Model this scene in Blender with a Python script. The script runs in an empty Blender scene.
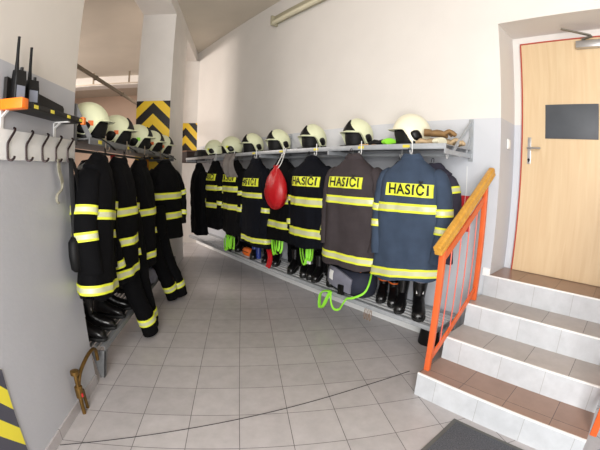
import bpy, bmesh, math, random
from mathutils import Vector, Matrix, noise

sc = bpy.context.scene
col = sc.collection
R = math.radians
sin, cos, PI = math.sin, math.cos, math.pi

# ------------------------------------------------------------------ camera
H = 1.4509
CR = [[0.9880450, -0.1520125, 0.0256754], [-0.0033092, 0.1455936, 0.9893389], [0.1541300, 0.9775964, -0.1433500]]
cam = bpy.data.cameras.new('camera')
cam_o = bpy.data.objects.new('camera', cam)
col.objects.link(cam_o)
sc.camera = cam_o
cam_o.matrix_world = Matrix(((CR[0][0], CR[1][0], -CR[2][0], 0), (CR[0][1], CR[1][1], -CR[2][1], 0),
                             (CR[0][2], CR[1][2], -CR[2][2], H), (0, 0, 0, 1)))
cam.type = 'PANO'                       # the photo was taken with a wide action-camera lens
cam.sensor_fit = 'HORIZONTAL'
cam.sensor_width, cam.sensor_height = 36, 27
cc = cam
cc.panorama_type = 'FISHEYE_LENS_POLYNOMIAL'
cc.fisheye_fov = 3.0
cc.fisheye_polynomial_k0 = 0
cc.fisheye_polynomial_k1, cc.fisheye_polynomial_k2 = -4.72676819e-02, -1.75402023e-05
cc.fisheye_polynomial_k3, cc.fisheye_polynomial_k4 = 4.92047497e-06, 5.01401696e-08
cam.clip_start = 0.02

# the long white wall runs along E, N points into it
E = Vector((0.5075, -0.8616, 0)); N = Vector((0.8616, 0.5075, 0))
RW = R(-59.5)
def U(u, w, z=0.0): return E * u + N * w + Vector((0, 0, z))
W = 2.82            # plane of the long wall
LX = -1.0955        # plane of the wall with the radio shelf
LYE = 2.123         # its end

# ------------------------------------------------------------------ materials
MATS = {}
def S(c):           # 0-255 sRGB -> linear
    return tuple(((x / 255 + 0.055) / 1.055) ** 2.4 if x / 255 > 0.04045 else x / 255 / 12.92 for x in c)

def mat(name, rgb, rough=0.6, metal=0.0, var=0.0, scale=8.0, bump=0.0, bscale=60.0, spec=0.5, stretch=None, sheen=0.0):
    if name in MATS: return MATS[name]
    m = bpy.data.materials.new(name); m.use_nodes = True
    nt = m.node_tree; b = nt.nodes['Principled BSDF']
    c = S(rgb)
    b.inputs['Base Color'].default_value = (*c, 1)
    b.inputs['Roughness'].default_value = rough
    b.inputs['Metallic'].default_value = metal
    b.inputs['Specular IOR Level'].default_value = spec
    if sheen: b.inputs['Sheen Weight'].default_value = sheen
    if var or bump:
        tc = nt.nodes.new('ShaderNodeTexCoord')
        mp = nt.nodes.new('ShaderNodeMapping'); nt.links.new(tc.outputs['Object'], mp.inputs['Vector'])
        if stretch: mp.inputs['Scale'].default_value = stretch
    if var:
        n = nt.nodes.new('ShaderNodeTexNoise'); n.inputs['Scale'].default_value = scale; n.inputs['Detail'].default_value = 4
        nt.links.new(mp.outputs[0], n.inputs['Vector'])
        r = nt.nodes.new('ShaderNodeValToRGB')
        r.color_ramp.elements[0].position, r.color_ramp.elements[1].position = 0.3, 0.7
        r.color_ramp.elements[0].color = (*[x * (1 - var) for x in c], 1)
        r.color_ramp.elements[1].color = (*[min(1, x * (1 + var)) for x in c], 1)
        nt.links.new(n.outputs['Fac'], r.inputs[0]); nt.links.new(r.outputs[0], b.inputs['Base Color'])
    if bump:
        n2 = nt.nodes.new('ShaderNodeTexNoise'); n2.inputs['Scale'].default_value = bscale; n2.inputs['Detail'].default_value = 3
        nt.links.new(mp.outputs[0], n2.inputs['Vector'])
        bp = nt.nodes.new('ShaderNodeBump'); bp.inputs['Strength'].default_value = bump; bp.inputs['Distance'].default_value = 0.01
        nt.links.new(n2.outputs['Fac'], bp.inputs['Height']); nt.links.new(bp.outputs[0], b.inputs['Normal'])
    MATS[name] = m
    return m

def tile_mat(name, rgb, rgb2, grout, bw, rh, off=(0, 0, 0), mortar=0.004, rough=0.3, axes=None, bumpy=0.15):
    m = bpy.data.materials.new(name); m.use_nodes = True
    nt = m.node_tree; b = nt.nodes['Principled BSDF']; L = nt.links.new
    tc = nt.nodes.new('ShaderNodeTexCoord')
    mp = nt.nodes.new('ShaderNodeMapping'); mp.inputs['Location'].default_value = off
    L(tc.outputs['Object'], mp.inputs['Vector'])
    br = nt.nodes.new('ShaderNodeTexBrick'); br.offset = 0; br.squash = 1
    br.inputs['Scale'].default_value = 1; br.inputs['Mortar Size'].default_value = mortar / 2; br.inputs['Mortar Smooth'].default_value = 0.2
    br.inputs['Brick Width'].default_value = bw; br.inputs['Row Height'].default_value = rh
    br.inputs['Color1'].default_value = (*S(rgb), 1); br.inputs['Color2'].default_value = (*S(rgb2), 1); br.inputs['Mortar'].default_value = (*S(grout), 1)
    L(mp.outputs[0], br.inputs['Vector'])
    n = nt.nodes.new('ShaderNodeTexNoise'); n.inputs['Scale'].default_value = 9; n.inputs['Detail'].default_value = 6; n.inputs['Roughness'].default_value = .65
    L(tc.outputs['Object'], n.inputs['Vector'])
    rr = nt.nodes.new('ShaderNodeMapRange'); rr.inputs[1].default_value = .3; rr.inputs[2].default_value = .7; rr.inputs[3].default_value = .88; rr.inputs[4].default_value = 1.06
    L(n.outputs['Fac'], rr.inputs[0])
    mx = nt.nodes.new('ShaderNodeMix'); mx.data_type = 'RGBA'; mx.blend_type = 'MULTIPLY'; mx.inputs[0].default_value = 1
    L(br.outputs['Color'], mx.inputs[6]); L(rr.outputs[0], mx.inputs[7]); L(mx.outputs[2], b.inputs['Base Color'])
    b.inputs['Roughness'].default_value = rough
    bp = nt.nodes.new('ShaderNodeBump'); bp.inputs['Strength'].default_value = bumpy; bp.inputs['Distance'].default_value = .003; bp.invert = True
    L(br.outputs['Fac'], bp.inputs['Height']); L(bp.outputs[0], b.inputs['Normal'])
    return m

def paint_mat(name, low, high, zsplit):
    m = bpy.data.materials.new(name); m.use_nodes = True
    nt = m.node_tree; b = nt.nodes['Principled BSDF']; L = nt.links.new
    tc = nt.nodes.new('ShaderNodeTexCoord'); sx = nt.nodes.new('ShaderNodeSeparateXYZ'); L(tc.outputs['Object'], sx.inputs[0])
    g = nt.nodes.new('ShaderNodeMath'); g.operation = 'GREATER_THAN'; g.inputs[1].default_value = zsplit; L(sx.outputs['Z'], g.inputs[0])
    n = nt.nodes.new('ShaderNodeTexNoise'); n.inputs['Scale'].default_value = 3; n.inputs['Detail'].default_value = 5; L(tc.outputs['Object'], n.inputs['Vector'])
    rr = nt.nodes.new('ShaderNodeMapRange'); rr.inputs[3].default_value = .94; rr.inputs[4].default_value = 1.04; L(n.outputs['Fac'], rr.inputs[0])
    mx = nt.nodes.new('ShaderNodeMix'); mx.data_type = 'RGBA'; mx.inputs[6].default_value = (*S(low), 1); mx.inputs[7].default_value = (*S(high), 1); L(g.outputs[0], mx.inputs[0])
    m2 = nt.nodes.new('ShaderNodeMix'); m2.data_type = 'RGBA'; m2.blend_type = 'MULTIPLY'; m2.inputs[0].default_value = 1
    L(mx.outputs[2], m2.inputs[6]); L(rr.outputs[0], m2.inputs[7]); L(m2.outputs[2], b.inputs['Base Color'])
    ro = nt.nodes.new('ShaderNodeMapRange'); ro.inputs[3].default_value = .42; ro.inputs[4].default_value = .8; L(g.outputs[0], ro.inputs[0]); L(ro.outputs[0], b.inputs['Roughness'])
    n2 = nt.nodes.new('ShaderNodeTexNoise'); n2.inputs['Scale'].default_value = 45; L(tc.outputs['Object'], n2.inputs['Vector'])
    bp = nt.nodes.new('ShaderNodeBump'); bp.inputs['Strength'].default_value = .12; bp.inputs['Distance'].default_value = .006
    L(n2.outputs['Fac'], bp.inputs['Height']); L(bp.outputs[0], b.inputs['Normal'])
    return m

def wood_mat(name, a, b_, scale=(14, 14, 1.2), rough=.45):
    m = bpy.data.materials.new(name); m.use_nodes = True
    nt = m.node_tree; b = nt.nodes['Principled BSDF']; L = nt.links.new
    tc = nt.nodes.new('ShaderNodeTexCoord'); mp = nt.nodes.new('ShaderNodeMapping'); mp.inputs['Scale'].default_value = scale; L(tc.outputs['Object'], mp.inputs[0])
    n = nt.nodes.new('ShaderNodeTexNoise'); n.inputs['Scale'].default_value = 2.2; n.inputs['Detail'].default_value = 7; n.inputs['Distortion'].default_value = 1.2; L(mp.outputs[0], n.inputs['Vector'])
    r = nt.nodes.new('ShaderNodeValToRGB'); r.color_ramp.elements[0].position, r.color_ramp.elements[1].position = .3, .72
    r.color_ramp.elements[0].color = (*S(a), 1); r.color_ramp.elements[1].color = (*S(b_), 1)
    L(n.outputs['Fac'], r.inputs[0]); L(r.outputs[0], b.inputs['Base Color']); b.inputs['Roughness'].default_value = rough
    return m

def chevron_mat(name, x0, pitch, yel, blk, z0=0.0, slope=1.0, mirror=True):
    """black and yellow hazard chevrons in the object's x / z plane"""
    m = bpy.data.materials.new(name); m.use_nodes = True
    nt = m.node_tree; b = nt.nodes['Principled BSDF']; L = nt.links.new
    tc = nt.nodes.new('ShaderNodeTexCoord'); s = nt.nodes.new('ShaderNodeSeparateXYZ'); L(tc.outputs['Object'], s.inputs[0])
    def M(op, a, b2=None):
        n = nt.nodes.new('ShaderNodeMath'); n.operation = op
        for i, v in enumerate((a, b2)):
            if v is None: continue
            if isinstance(v, (int, float)): n.inputs[i].default_value = v
            else: L(v, n.inputs[i])
        return n.outputs[0]
    x = M('SUBTRACT', s.outputs['X'], x0)
    if mirror: x = M('ABSOLUTE', x)
    v = M('ADD', M('ADD', s.outputs['Z'], M('MULTIPLY', x, slope)), 10 * pitch + z0)
    f = M('FRACT', M('DIVIDE', v, pitch))
    g = M('GREATER_THAN', f, 0.5)
    mx = nt.nodes.new('ShaderNodeMix'); mx.data_type = 'RGBA'; mx.inputs[6].default_value = (*S(yel), 1); mx.inputs[7].default_value = (*S(blk), 1)
    L(g, mx.inputs[0]); L(mx.outputs[2], b.inputs['Base Color']); b.inputs['Roughness'].default_value = .4
    return m

# ------------------------------------------------------------------ mesh builder
class MB:
    def __init__(s): s.v = []; s.f = []; s.m = []
    def add(s, verts, faces, mi=0):
        o = len(s.v); s.v += [Vector(p) for p in verts]
        for f in faces: s.f.append([i + o for i in f]); s.m.append(mi)
        return s
    def box(s, lo, hi, mi=0, mx=None):
        x0, y0, z0 = lo; x1, y1, z1 = hi
        v = [Vector(p) for p in ((x0, y0, z0), (x1, y0, z0), (x1, y1, z0), (x0, y1, z0), (x0, y0, z1), (x1, y0, z1), (x1, y1, z1), (x0, y1, z1))]
        if mx is not None: v = [mx @ p for p in v]
        return s.add(v, [(0, 3, 2, 1), (4, 5, 6, 7), (0, 1, 5, 4), (1, 2, 6, 5), (2, 3, 7, 6), (3, 0, 4, 7)], mi)
    def bar(s, a, b, w, h, mi=0, up=(0, 0, 1)):
        a, b = Vector(a), Vector(b); d = b - a; l = d.length; d.normalize(); up = Vector(up)
        if abs(d.dot(up)) > .98: up = Vector((1, 0, 0))
        x = d.cross(up).normalized(); z = x.cross(d)
        mx = Matrix(((x.x, d.x, z.x, a.x), (x.y, d.y, z.y, a.y), (x.z, d.z, z.z, a.z), (0, 0, 0, 1)))
        return s.box((-w / 2, 0, -h / 2), (w / 2, l, h / 2), mi, mx)
    def rings(s, rs, cap0=True, cap1=True, mi=0, mis=None):
        n = len(rs[0]); o = len(s.v)
        for r in rs: s.v += [Vector(p) for p in r]
        for i in range(len(rs) - 1):
            for k in range(n):
                a = o + i * n + k; b = o + i * n + (k + 1) % n
                s.f.append([a, b, b + n, a + n]); s.m.append(mis[i] if mis else mi)
        if cap0: s.f.append([o + k for k in reversed(range(n))]); s.m.append(mis[0] if mis else mi)
        if cap1: s.f.append([o + (len(rs) - 1) * n + k for k in range(n)]); s.m.append(mis[-1] if mis else mi)
        return s
    def tube(s, pts, r, seg=8, mi=0, fx=1.0, fy=1.0, mis=None, caps=True, up=None):
        pts = [Vector(p) for p in pts]; n = len(pts)
        rr = r if isinstance(r, (list, tuple)) else [r] * n
        rs = []; x = None
        for i, p in enumerate(pts):
            d = (pts[min(i + 1, n - 1)] - pts[max(i - 1, 0)]).normalized()
            if x is None:
                h = Vector(up) if up else (Vector((0, 0, 1)) if abs(d.z) < .9 else Vector((1, 0, 0)))
                x = (h - d * h.dot(d)).normalized()
            else: x = (x - d * x.dot(d)).normalized()
            y = d.cross(x)
            rs.append([p + (x * cos(2 * PI * k / seg) * fx + y * sin(2 * PI * k / seg) * fy) * rr[i] for k in range(seg)])
        return s.rings(rs, caps, caps, mi, mis)
    def lathe(s, prof, seg=20, c=(0, 0, 0), mi=0, mis=None):
        c = Vector(c)
        return s.rings([[c + Vector((r * cos(2 * PI * k / seg), r * sin(2 * PI * k / seg), z)) for k in range(seg)] for r, z in prof], True, True, mi, mis)
    def prism(s, poly, z0, z1, mi=0, mx=None):
        a = [Vector((x, y, z0)) for x, y in poly]; b = [Vector((x, y, z1)) for x, y in poly]
        if mx is not None: a = [mx @ p for p in a]; b = [mx @ p for p in b]
        return s.rings([a, b], True, True, mi)
    def grid(s, fn, nu, nv, mi=0):
        o = len(s.v)
        for j in range(nv + 1):
            for i in range(nu + 1): s.v.append(Vector(fn(i / nu, j / nv)))
        for j in range(nv):
            for i in range(nu):
                a = o + j * (nu + 1) + i; s.f.append([a, a + 1, a + nu + 2, a + nu + 1]); s.m.append(mi)
        return s
    def slab(s, fn, nu, nv, mi=0):
        """closed thin sheet: fn(a, b, side) with side 0 outer / 1 inner"""
        t = MB(); t.grid(lambda a, b: fn(a, b, 0), nu, nv); u = MB(); u.grid(lambda a, b: fn(a, b, 1), nu, nv)
        n = len(t.v); fs = t.f + [[i + n for i in reversed(f)] for f in u.f]
        e = [i for i in range(nu + 1)] + [j * (nu + 1) + nu for j in range(1, nv + 1)] + [nv * (nu + 1) + i for i in range(nu - 1, -1, -1)] + [j * (nu + 1) for j in range(nv - 1, 0, -1)]
        for k in range(len(e)): a, b = e[k], e[(k + 1) % len(e)]; fs.append([a, a + n, b + n, b])
        return s.add(t.v + u.v, fs, mi)
    def build(s, name, mats, parent=None, smooth=True, bevel=0.0, angle=40, sub=0):
        bm = bmesh.new()
        vs = [bm.verts.new(p) for p in s.v]
        for f, mi in zip(s.f, s.m):
            try: bf = bm.faces.new([vs[i] for i in f])
            except ValueError: continue
            bf.material_index = mi
        bmesh.ops.recalc_face_normals(bm, faces=bm.faces)
        if bevel:
            es = [e for e in bm.edges if len(e.link_faces) == 2 and e.calc_face_angle(0) > R(35)]
            bmesh.ops.bevel(bm, geom=es, offset=bevel, segments=2, affect='EDGES', profile=.5, clamp_overlap=True)
        me = bpy.data.meshes.new(name); bm.to_mesh(me); bm.free()
        for m in (mats if isinstance(mats, (list, tuple)) else [mats]): me.materials.append(m)
        if smooth:
            for p in me.polygons: p.use_smooth = True
            me.set_sharp_from_angle(angle=R(angle))
        o = bpy.data.objects.new(name, me); col.objects.link(o)
        if parent is not None: o.parent = parent
        if sub:
            md = o.modifiers.new('smooth', 'SUBSURF'); md.levels = md.render_levels = sub
        return o

def tag(o, label, cat, group=None):
    o['label'] = label; o['category'] = cat
    if group: o['group'] = group
    return o
def thing(name, label, cat, loc=(0, 0, 0), rz=0.0, group=None):
    o = bpy.data.objects.new(name, None); o.empty_display_size = .1; col.objects.link(o)
    o.location = loc; o.rotation_euler = (0, 0, rz)
    return tag(o, label, cat, group)
def struct(o):
    o['kind'] = 'structure'; return o
def dup(root, loc, rz, label, group=None):
    def cp(o, par):
        c = o.copy(); col.objects.link(c); c.parent = par
        for ch in o.children: cp(ch, c)
        return c
    r = cp(root, None); r.location = loc; r.rotation_euler = (0, 0, rz); r['label'] = label
    if group: r['group'] = group
    return r
def spline(P, n=6):
    P = [Vector(p) for p in P]; out = []
    for i in range(len(P) - 1):
        a, b, c, d = P[max(i - 1, 0)], P[i], P[i + 1], P[min(i + 2, len(P) - 1)]
        for k in range(n):
            t = k / n
            out.append(.5 * ((2 * b) + (c - a) * t + (2 * a - 5 * b + 4 * c - d) * t * t + (3 * b - a - 3 * c + d) * t ** 3))
    return out + [P[-1]]

# ------------------------------------------------------------------ shared materials
WHITE_UP = (234, 229, 223)
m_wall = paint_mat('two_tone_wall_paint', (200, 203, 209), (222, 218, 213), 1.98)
m_wall_l = paint_mat('left_wall_two_tone', (182, 183, 188), (218, 212, 204), 1.962)  # left wall's copy of the two-tone, set in darker colours
m_white = mat('white_plaster', WHITE_UP, .8, var=.04, scale=3, bump=.1, bscale=45)
m_ceil = mat('ceiling_plaster', (205, 196, 182), .85, var=.04, scale=2)
m_gar = mat('garage_plaster', (214, 188, 168), .85, var=.05, scale=2)
m_floor = tile_mat('floor_tiles', (182, 177, 177), (175, 170, 170), (104, 100, 100), .3, .3, (0.062, -1.5093, 0), mortar=.005, rough=.33)
m_tread = tile_mat('tread_tiles', (182, 174, 169), (174, 167, 162), (84, 79, 76), .2995, 4, (.7245 + .2995 * 10, 2, 0), rough=.35)
m_tread_b = tile_mat('brown_tread_tiles', (156, 128, 113), (149, 121, 107), (74, 62, 57), .2995, 4, (.7245 + .2995 * 10, 2, 0), rough=.3)
m_riser = tile_mat('pale_riser_tiles', (196, 199, 203), (191, 194, 198), (154, 154, 153), .307, 9, (.883 + .307 * 10, 4, 0), mortar=.003, rough=.35)
m_nose = mat('white_edge_trim', (238, 238, 236), .4)
m_door = wood_mat('door_veneer', (206, 178, 140), (215, 191, 154), (9, 9, .6), .42)
m_red = mat('red_frame_paint', (176, 66, 48), .5)
m_orange = mat('orange_gloss_paint', (216, 98, 48), .36, var=.06, scale=12)
m_orange2 = mat('red_bar_paint', (214, 104, 90), .4)
m_rail = wood_mat('varnished_pine', (190, 134, 42), (214, 162, 68), (12, 12, 12), .3)
m_steel = mat('galvanised_steel', (168, 172, 176), .45, .25, var=.1, scale=14)
m_steel_p = mat('grey_sheet', (160, 162, 166), .5, .4, var=.08, scale=10)
m_alu = mat('brushed_aluminium', (190, 190, 192), .3, .9)
m_black = mat('black_rubber', (10, 10, 11), .6, spec=.25)
m_blackp = mat('black_plastic', (13, 13, 14), .4, spec=.3)
m_leather = mat('black_leather', (15, 14, 15), .3, var=.25, scale=20, bump=.2, bscale=40)
m_sole = mat('boot_sole', (16, 16, 16), .7)
m_cream = mat('luminous_cream_shell', (224, 228, 192), .35, var=.03, scale=6)
m_cream_w = mat('pale_shell', (236, 232, 206), .35, var=.03, scale=6)
m_lime = mat('lime_webbing', (150, 232, 60), .6)
m_yel = mat('fluorescent_yellow', (218, 224, 58), .6)
m_sil = mat('silver_reflective', (198, 200, 160), .45, .1)
m_ink = mat('black_ink', (20, 20, 18), .7)
m_label = mat('yellow_label', (222, 206, 70), .6)
m_wht = mat('white_plastic', (232, 232, 230), .4)
m_brass = mat('aged_brass', (120, 92, 48), .4, .8, var=.25, scale=18)
m_ored = mat('orange_sticker', (232, 110, 40), .5)
m_redc = mat('red_nylon', (176, 20, 28), .42, bump=.3, bscale=14)
m_tan = mat('tan_leather', (178, 154, 120), .75, var=.25, scale=16)
m_grey = mat('grey_fabric', (116, 116, 128), .8, var=.1, scale=20)
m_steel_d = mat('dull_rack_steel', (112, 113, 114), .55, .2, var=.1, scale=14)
m_navy = mat('navy_fabric', (34, 38, 54), .8, var=.15, scale=20)
m_mat = mat('ribbed_mat', (94, 96, 103), .95, var=.45, scale=160, bump=.9, bscale=220)
m_matb = mat('mat_rubber_edge', (100, 100, 98), .8)
m_slate = mat('chalkboard_face', (72, 76, 82), .55, var=.12, scale=5)
m_graph = mat('graphite_shelf', (32, 30, 29), .55, spec=.3)
m_ogr = mat('orange_shelf_edge', (244, 122, 22), .35)
m_beige = mat('beige_webbing', (142, 138, 122), .8, var=.2, scale=60)
m_blue = mat('blue_plastic', (40, 60, 140), .4)
m_cable = mat('dark_cable', (52, 50, 50), .5)
m_tube = mat('lamp_cover', (214, 208, 182), .4)
m_oldm = mat('old_lamp_metal', (176, 170, 146), .5, .2)
m_pipe = mat('dull_pipe', (130, 116, 98), .5, .4)

# ------------------------------------------------------------------ setting
b = MB(); b.add([(-9, -2.2, 0), (5, -2.2, 0), (5, 12, 0), (-9, 12, 0), (-9, -2.2, -.1), (5, -2.2, -.1), (5, 12, -.1), (-9, 12, -.1)],
                [(0, 1, 2, 3), (7, 6, 5, 4), (0, 4, 5, 1), (1, 5, 6, 2), (2, 6, 7, 3), (3, 7, 4, 0)])
struct(b.build('floor', m_floor, smooth=False))
b = MB(); b.box((-9, -2.2, 4.0), (5, 12, 4.15)); struct(b.build('ceiling', m_ceil, smooth=False))

NU0, NU1 = -.968, .10        # niche sides
b = MB()
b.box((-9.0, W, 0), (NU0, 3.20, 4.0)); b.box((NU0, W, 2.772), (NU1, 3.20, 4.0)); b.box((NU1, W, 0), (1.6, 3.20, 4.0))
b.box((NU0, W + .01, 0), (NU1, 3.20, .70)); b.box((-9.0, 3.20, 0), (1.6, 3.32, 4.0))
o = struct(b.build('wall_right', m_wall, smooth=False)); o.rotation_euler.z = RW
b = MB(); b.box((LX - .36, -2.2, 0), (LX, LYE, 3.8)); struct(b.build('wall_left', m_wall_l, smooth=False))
b = MB(); b.box((LX - .495, -2.2, 3.792), (LX, 7.37, 4.0)); struct(b.build('trim_1', m_white, smooth=False))      # ceiling beam
b = MB(); b.box((-9, 11.4, 0), (-1, 11.6, 4)); struct(b.build('wall_back', m_gar, smooth=False))
b = MB(); b.box((-9.1, -2.2, 0), (-9, 11.5, 4)); struct(b.build('wall_garage', m_gar, smooth=False))
b = MB(); b.box((-9, 9.0, 3.765), (-1.6, 9.4, 4.0)); struct(b.build('trim_2', m_white, smooth=False))             # garage beam
b = MB(); b.box((LX, -2.2, 0), (LX + .01, LYE, .075)); struct(b.build('baseboard_left', m_floor, smooth=False))
b = MB(); b.box((-8.2, W - .012, 0), (-1.03, W, .085)); b.box((-1.03, W - .012, .70), (NU0 + .002, W, .765))
o = struct(b.build('baseboard_right', mat('white_skirting', (240, 241, 241), .4, var=.02), smooth=False)); o.rotation_euler.z = RW
# wall thickness behind the long wall's far end
# pillars with hazard panels
for (nm, x0, x1, y0, y1, lab) in (('pillar', LX - .495, LX, 4.985, 6.03, 'white pillar with black and yellow chevrons beside the dim helmet rack'),
                                  ('pillar', LX - .24, LX + .085, 7.30, 7.9, 'farthest white pillar with narrow chevrons at the end of the wall rack')):
    t = thing(nm, lab, 'pillar', (x0, y0, 0))
    w = x1 - x0
    MB().box((0, 0, 0), (w, y1 - y0, 3.792)).build('shaft', m_white, t, smooth=False)
    cm = chevron_mat('hazard_chevrons', w / 2 if w > .4 else w * .22, .31, (250, 210, 52), (34, 30, 28), z0=.03 if w > .4 else .1, slope=.95 if w > .4 else 1.1)
    MB().box((0, -.006, .9 if w > .4 else 1.80), (w, 0, 2.476)).build('hazard_panel', cm, t, smooth=False)

# ------------------------------------------------------------------ staircase
t = thing('staircase', 'four step tiled staircase with pale risers leading up to the wooden door', 'stairs', (0, 0, 0), RW)
SW = [1.909, 2.215, 2.512, 2.806]; SH = [.178, .355, .536, .712]
SL = [-1.031, -1.02, -1.012, -1.006]
for k in range(4):
    z0 = 0 if k == 0 else SH[k - 1] - .004
    w1 = W + .01 if k < 3 else 3.19
    bb = MB()
    bb.box((SL[k], SW[k], z0), (.10, W - .002, SH[k] - .010))
    if k == 3: bb.box((NU0 + .001, W - .01, .701), (NU1 - .001, 3.199, .703))
    s = bb.build('riser', m_riser, t, smooth=False)
    MB().bar((SL[k], SW[k] + .006, SH[k] - .005), (.10, SW[k] + .006, SH[k] - .005), .012, .010).build('nosing', m_nose, s, smooth=False)
    tr = MB()
    if k < 3: tr.box((SL[k], SW[k] + .012, SH[k] - .010), (.10, SW[k + 1] + .004, SH[k]))
    else: tr.box((NU0 + .001, SW[k] + .012, SH[k] - .009), (NU1 - .001, 3.199, SH[k]))
    tr.build('tread', m_tread_b if k in (0, 3) else m_tread, t, smooth=False)

# ------------------------------------------------------------------ door in the niche
DW = 3.20
o = thing('door_1', 'pale wooden door with a slate board at the top of the stairs', 'door', U(0, DW, .712), RW); o['kind'] = 'structure'; del o['category']
x0, x1, hh = -.893, .065, 1.99
MB().box((x0, -.035, 0), (x0 + .010, 0, hh)).box((x1 - .010, -.035, 0), (x1, 0, hh)).box((x0, -.035, hh - .010), (x1, 0, hh)).build('door_frame', m_red, o, smooth=False)
MB().box((x0 + .011, -.03, .004), (x1 - .011, -.002, hh - .011)).build('door_leaf', m_door, o, smooth=False)
MB().box((-.683, -.036, 1.147), (-.239, -.029, 1.432)).build('chalkboard', m_slate, o, bevel=.002)
h = MB().box((-.835, -.036, .93), (-.805, -.028, 1.155)).build('lock_plate', m_alu, o, bevel=.002)
MB().tube([(-.82, -.03, 1.06), (-.82, -.085, 1.06)], .009, 10).tube(spline([(-.82, -.08, 1.06), (-.80, -.09, 1.06), (-.71, -.088, 1.06)], 4), .009, 10).build('door_handle', m_alu, h)
MB().tube([(-.82, -.034, .965), (-.82, -.042, .965)], .011, 12).box((-.825, -.045, .945), (-.815, -.033, .965)).build('key_cylinder', m_blackp, h)
cl = MB().box((-.40, -.085, 1.885), (-.12, -.03, 1.945)).build('door_closer', m_alu, o, bevel=.006)
MB().bar((-.335, -.075, 1.958), (-.26, -.10, 1.965), .022, .012).bar((-.27, -.10, 1.972), (-.50, -.16, 2.03), .022, .012).tube([(-.335, -.06, 1.94), (-.335, -.06, 1.97)], .016, 10).build('closer_arm', mat('dark_steel', (120, 116, 106), .4, .6), cl, smooth=False)

o = thing('light_switch', 'white light switch on the grey niche side by the door', 'switch', U(NU0, 3.03, 1.79), RW)
MB().box((0, -.042, -.042), (.011, .042, .042)).build('switch_plate', m_wht, o, bevel=.004)
MB().box((.01, -.026, -.03), (.016, .026, .03)).build('rocker', m_wht, o, bevel=.003)

# ------------------------------------------------------------------ stair railings
def railing(u, label):
    t = thing('stair_railing', label, 'railing', U(u, 1.985, .178), RW)
    A, B = Vector((0, 0, 0)), Vector((0, .64, .358))
    top = lambda w: .83 + w * .618
    MB().box((-.02, -.015, 0), (.02, .015, .87)).build('post', m_orange, t, bevel=.003)
    MB().box((-.02, .625, .358), (.02, .655, 1.26)).build('post', m_orange, t, bevel=.003)
    sl = .60
    MB().bar((0, -.005, .775), (0, .63, .775 + .635 * sl), .012, .045).build('upper_rail', m_orange, t, smooth=False)
    MB().bar((0, .0, .07), (0, .63, .07 + .635 * sl), .012, .045).build('lower_rail', m_orange, t, smooth=False)
    for i in range(4):
        y = .127 * (i + 1)
        MB().tube([(0, y, .075 + y * sl), (0, y, .77 + y * sl)], .0048, 8).build('baluster', m_orange2, t)
    d = Vector((0, 1, .618)).normalized(); a = Vector((0, -.075, .89 - .075 * .618)); bb = a + d * .99
    r = MB()
    pr = [(-.026, -.03), (.026, -.03), (.026, -.012), (.020, -.006), (.026, 0), (.026, .03), (.014, .038), (-.014, .038), (-.026, .03), (-.026, 0), (-.020, -.006), (-.026, -.012)]
    z = Vector((1, 0, 0)).cross(d)
    r.rings([[p + Vector((1, 0, 0)) * x + z * y for x, y in pr] for p in (a, bb)])
    r.build('handrail', m_rail, t, smooth=False, bevel=.003)
    return t
railing(-1.005, 'orange steel stair railing with varnished wooden handrail beside the boot bench')
railing(.125, 'second orange stair railing, only its lowest post in view at the picture edge')

# ------------------------------------------------------------------ door mat, cable, bucket
t = thing('door_mat', 'dark grey ribbed door mat in front of the lowest step', 'mat', U(-.68, 1.852, 0), RW)
MB().box((0, -.62, 0), (1.0, 0, .007)).build('rubber_border', m_matb, t, bevel=.003)
MB().box((.028, -.592, .006), (.972, -.028, .012)).build('pile', m_mat, t, bevel=.002)
o = MB().tube([(-1.08, 1.461, .004), (-.4, 1.666, .004), (.233, 1.853, .004), (.83, 2.036, .004), (1.22, 2.146, .004)], .0024, 6).build('floor_cable', m_cable)
tag(o, 'thin dark cable lying straight across the floor tiles', 'cable')
t = thing('bucket', 'small black plastic bucket standing under the bench behind the railing', 'bucket', U(-1.40, 2.70, 0)); t.scale = (.85, .85, .85)
b = MB().lathe([(.085, .22), (.11, .0), (.115, .0), (.118, .012), (.093, .225), (.085, .225)], 24); b.build('shell', m_blackp, t)
MB().tube([(.1 * cos(a), .1 * sin(a), .21) for a in [k * PI / 12 for k in range(25)]], .006, 6).build('rim', m_blackp, t)

# ------------------------------------------------------------------ racks
def bracket_mb(b, x, depth, z, up=.26):
    b.bar((x, 0, z - .018), (x, depth, z - .018), .012, .035)
    b.bar((x, .14, z), (x, depth - .012, z + up), .014, .026)
    b.bar((x, depth - .10, z), (x, depth - .012, z + up * .55), .010, .02)
    b.box((x - .02, depth - .008, z - .06), (x + .02, depth - .002, z + up + .03))
    return b

SF, SZ = 2.34, 1.722         # shelf front and top of the long wall rack
U0, U1 = -6.15, -1.215
t = thing('helmet_shelf', 'long grey steel shelf with coat hooks on the white wall', 'shelf', U(U0, SF, 0), RW)
LN = U1 - U0; D = W - SF - .004
MB().box((0, .004, SZ - .012), (LN, D, SZ - .006)).build('shelf_board', m_steel_p, t, smooth=False)
MB().box((0, -.004, SZ - .038), (LN, .006, SZ)).box((0, .0, SZ - .042), (LN, .03, SZ - .036)).build('front_rail', m_steel, t, bevel=.0015)
MB().bar((0, .24, SZ - .07), (LN, .24, SZ - .07), .025, .025).build('hanging_rail', m_steel, t, smooth=False)
for x in (0.02, 1.25, 2.5, 3.7, LN - .01): bracket_mb(MB(), x, D, SZ - .04).build('bracket', m_steel, t, smooth=False)
def hook(b, x, y=-.012, z0=SZ + .035, z1=SZ - .085):
    b.tube(spline([(x, y, z0), (x, y - .002, (z0 + z1) / 2), (x, y, z1 + .02), (x, y - .012, z1), (x, y - .028, z1 + .012), (x, y - .03, z1 + .03)], 3), .0042, 6)
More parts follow.
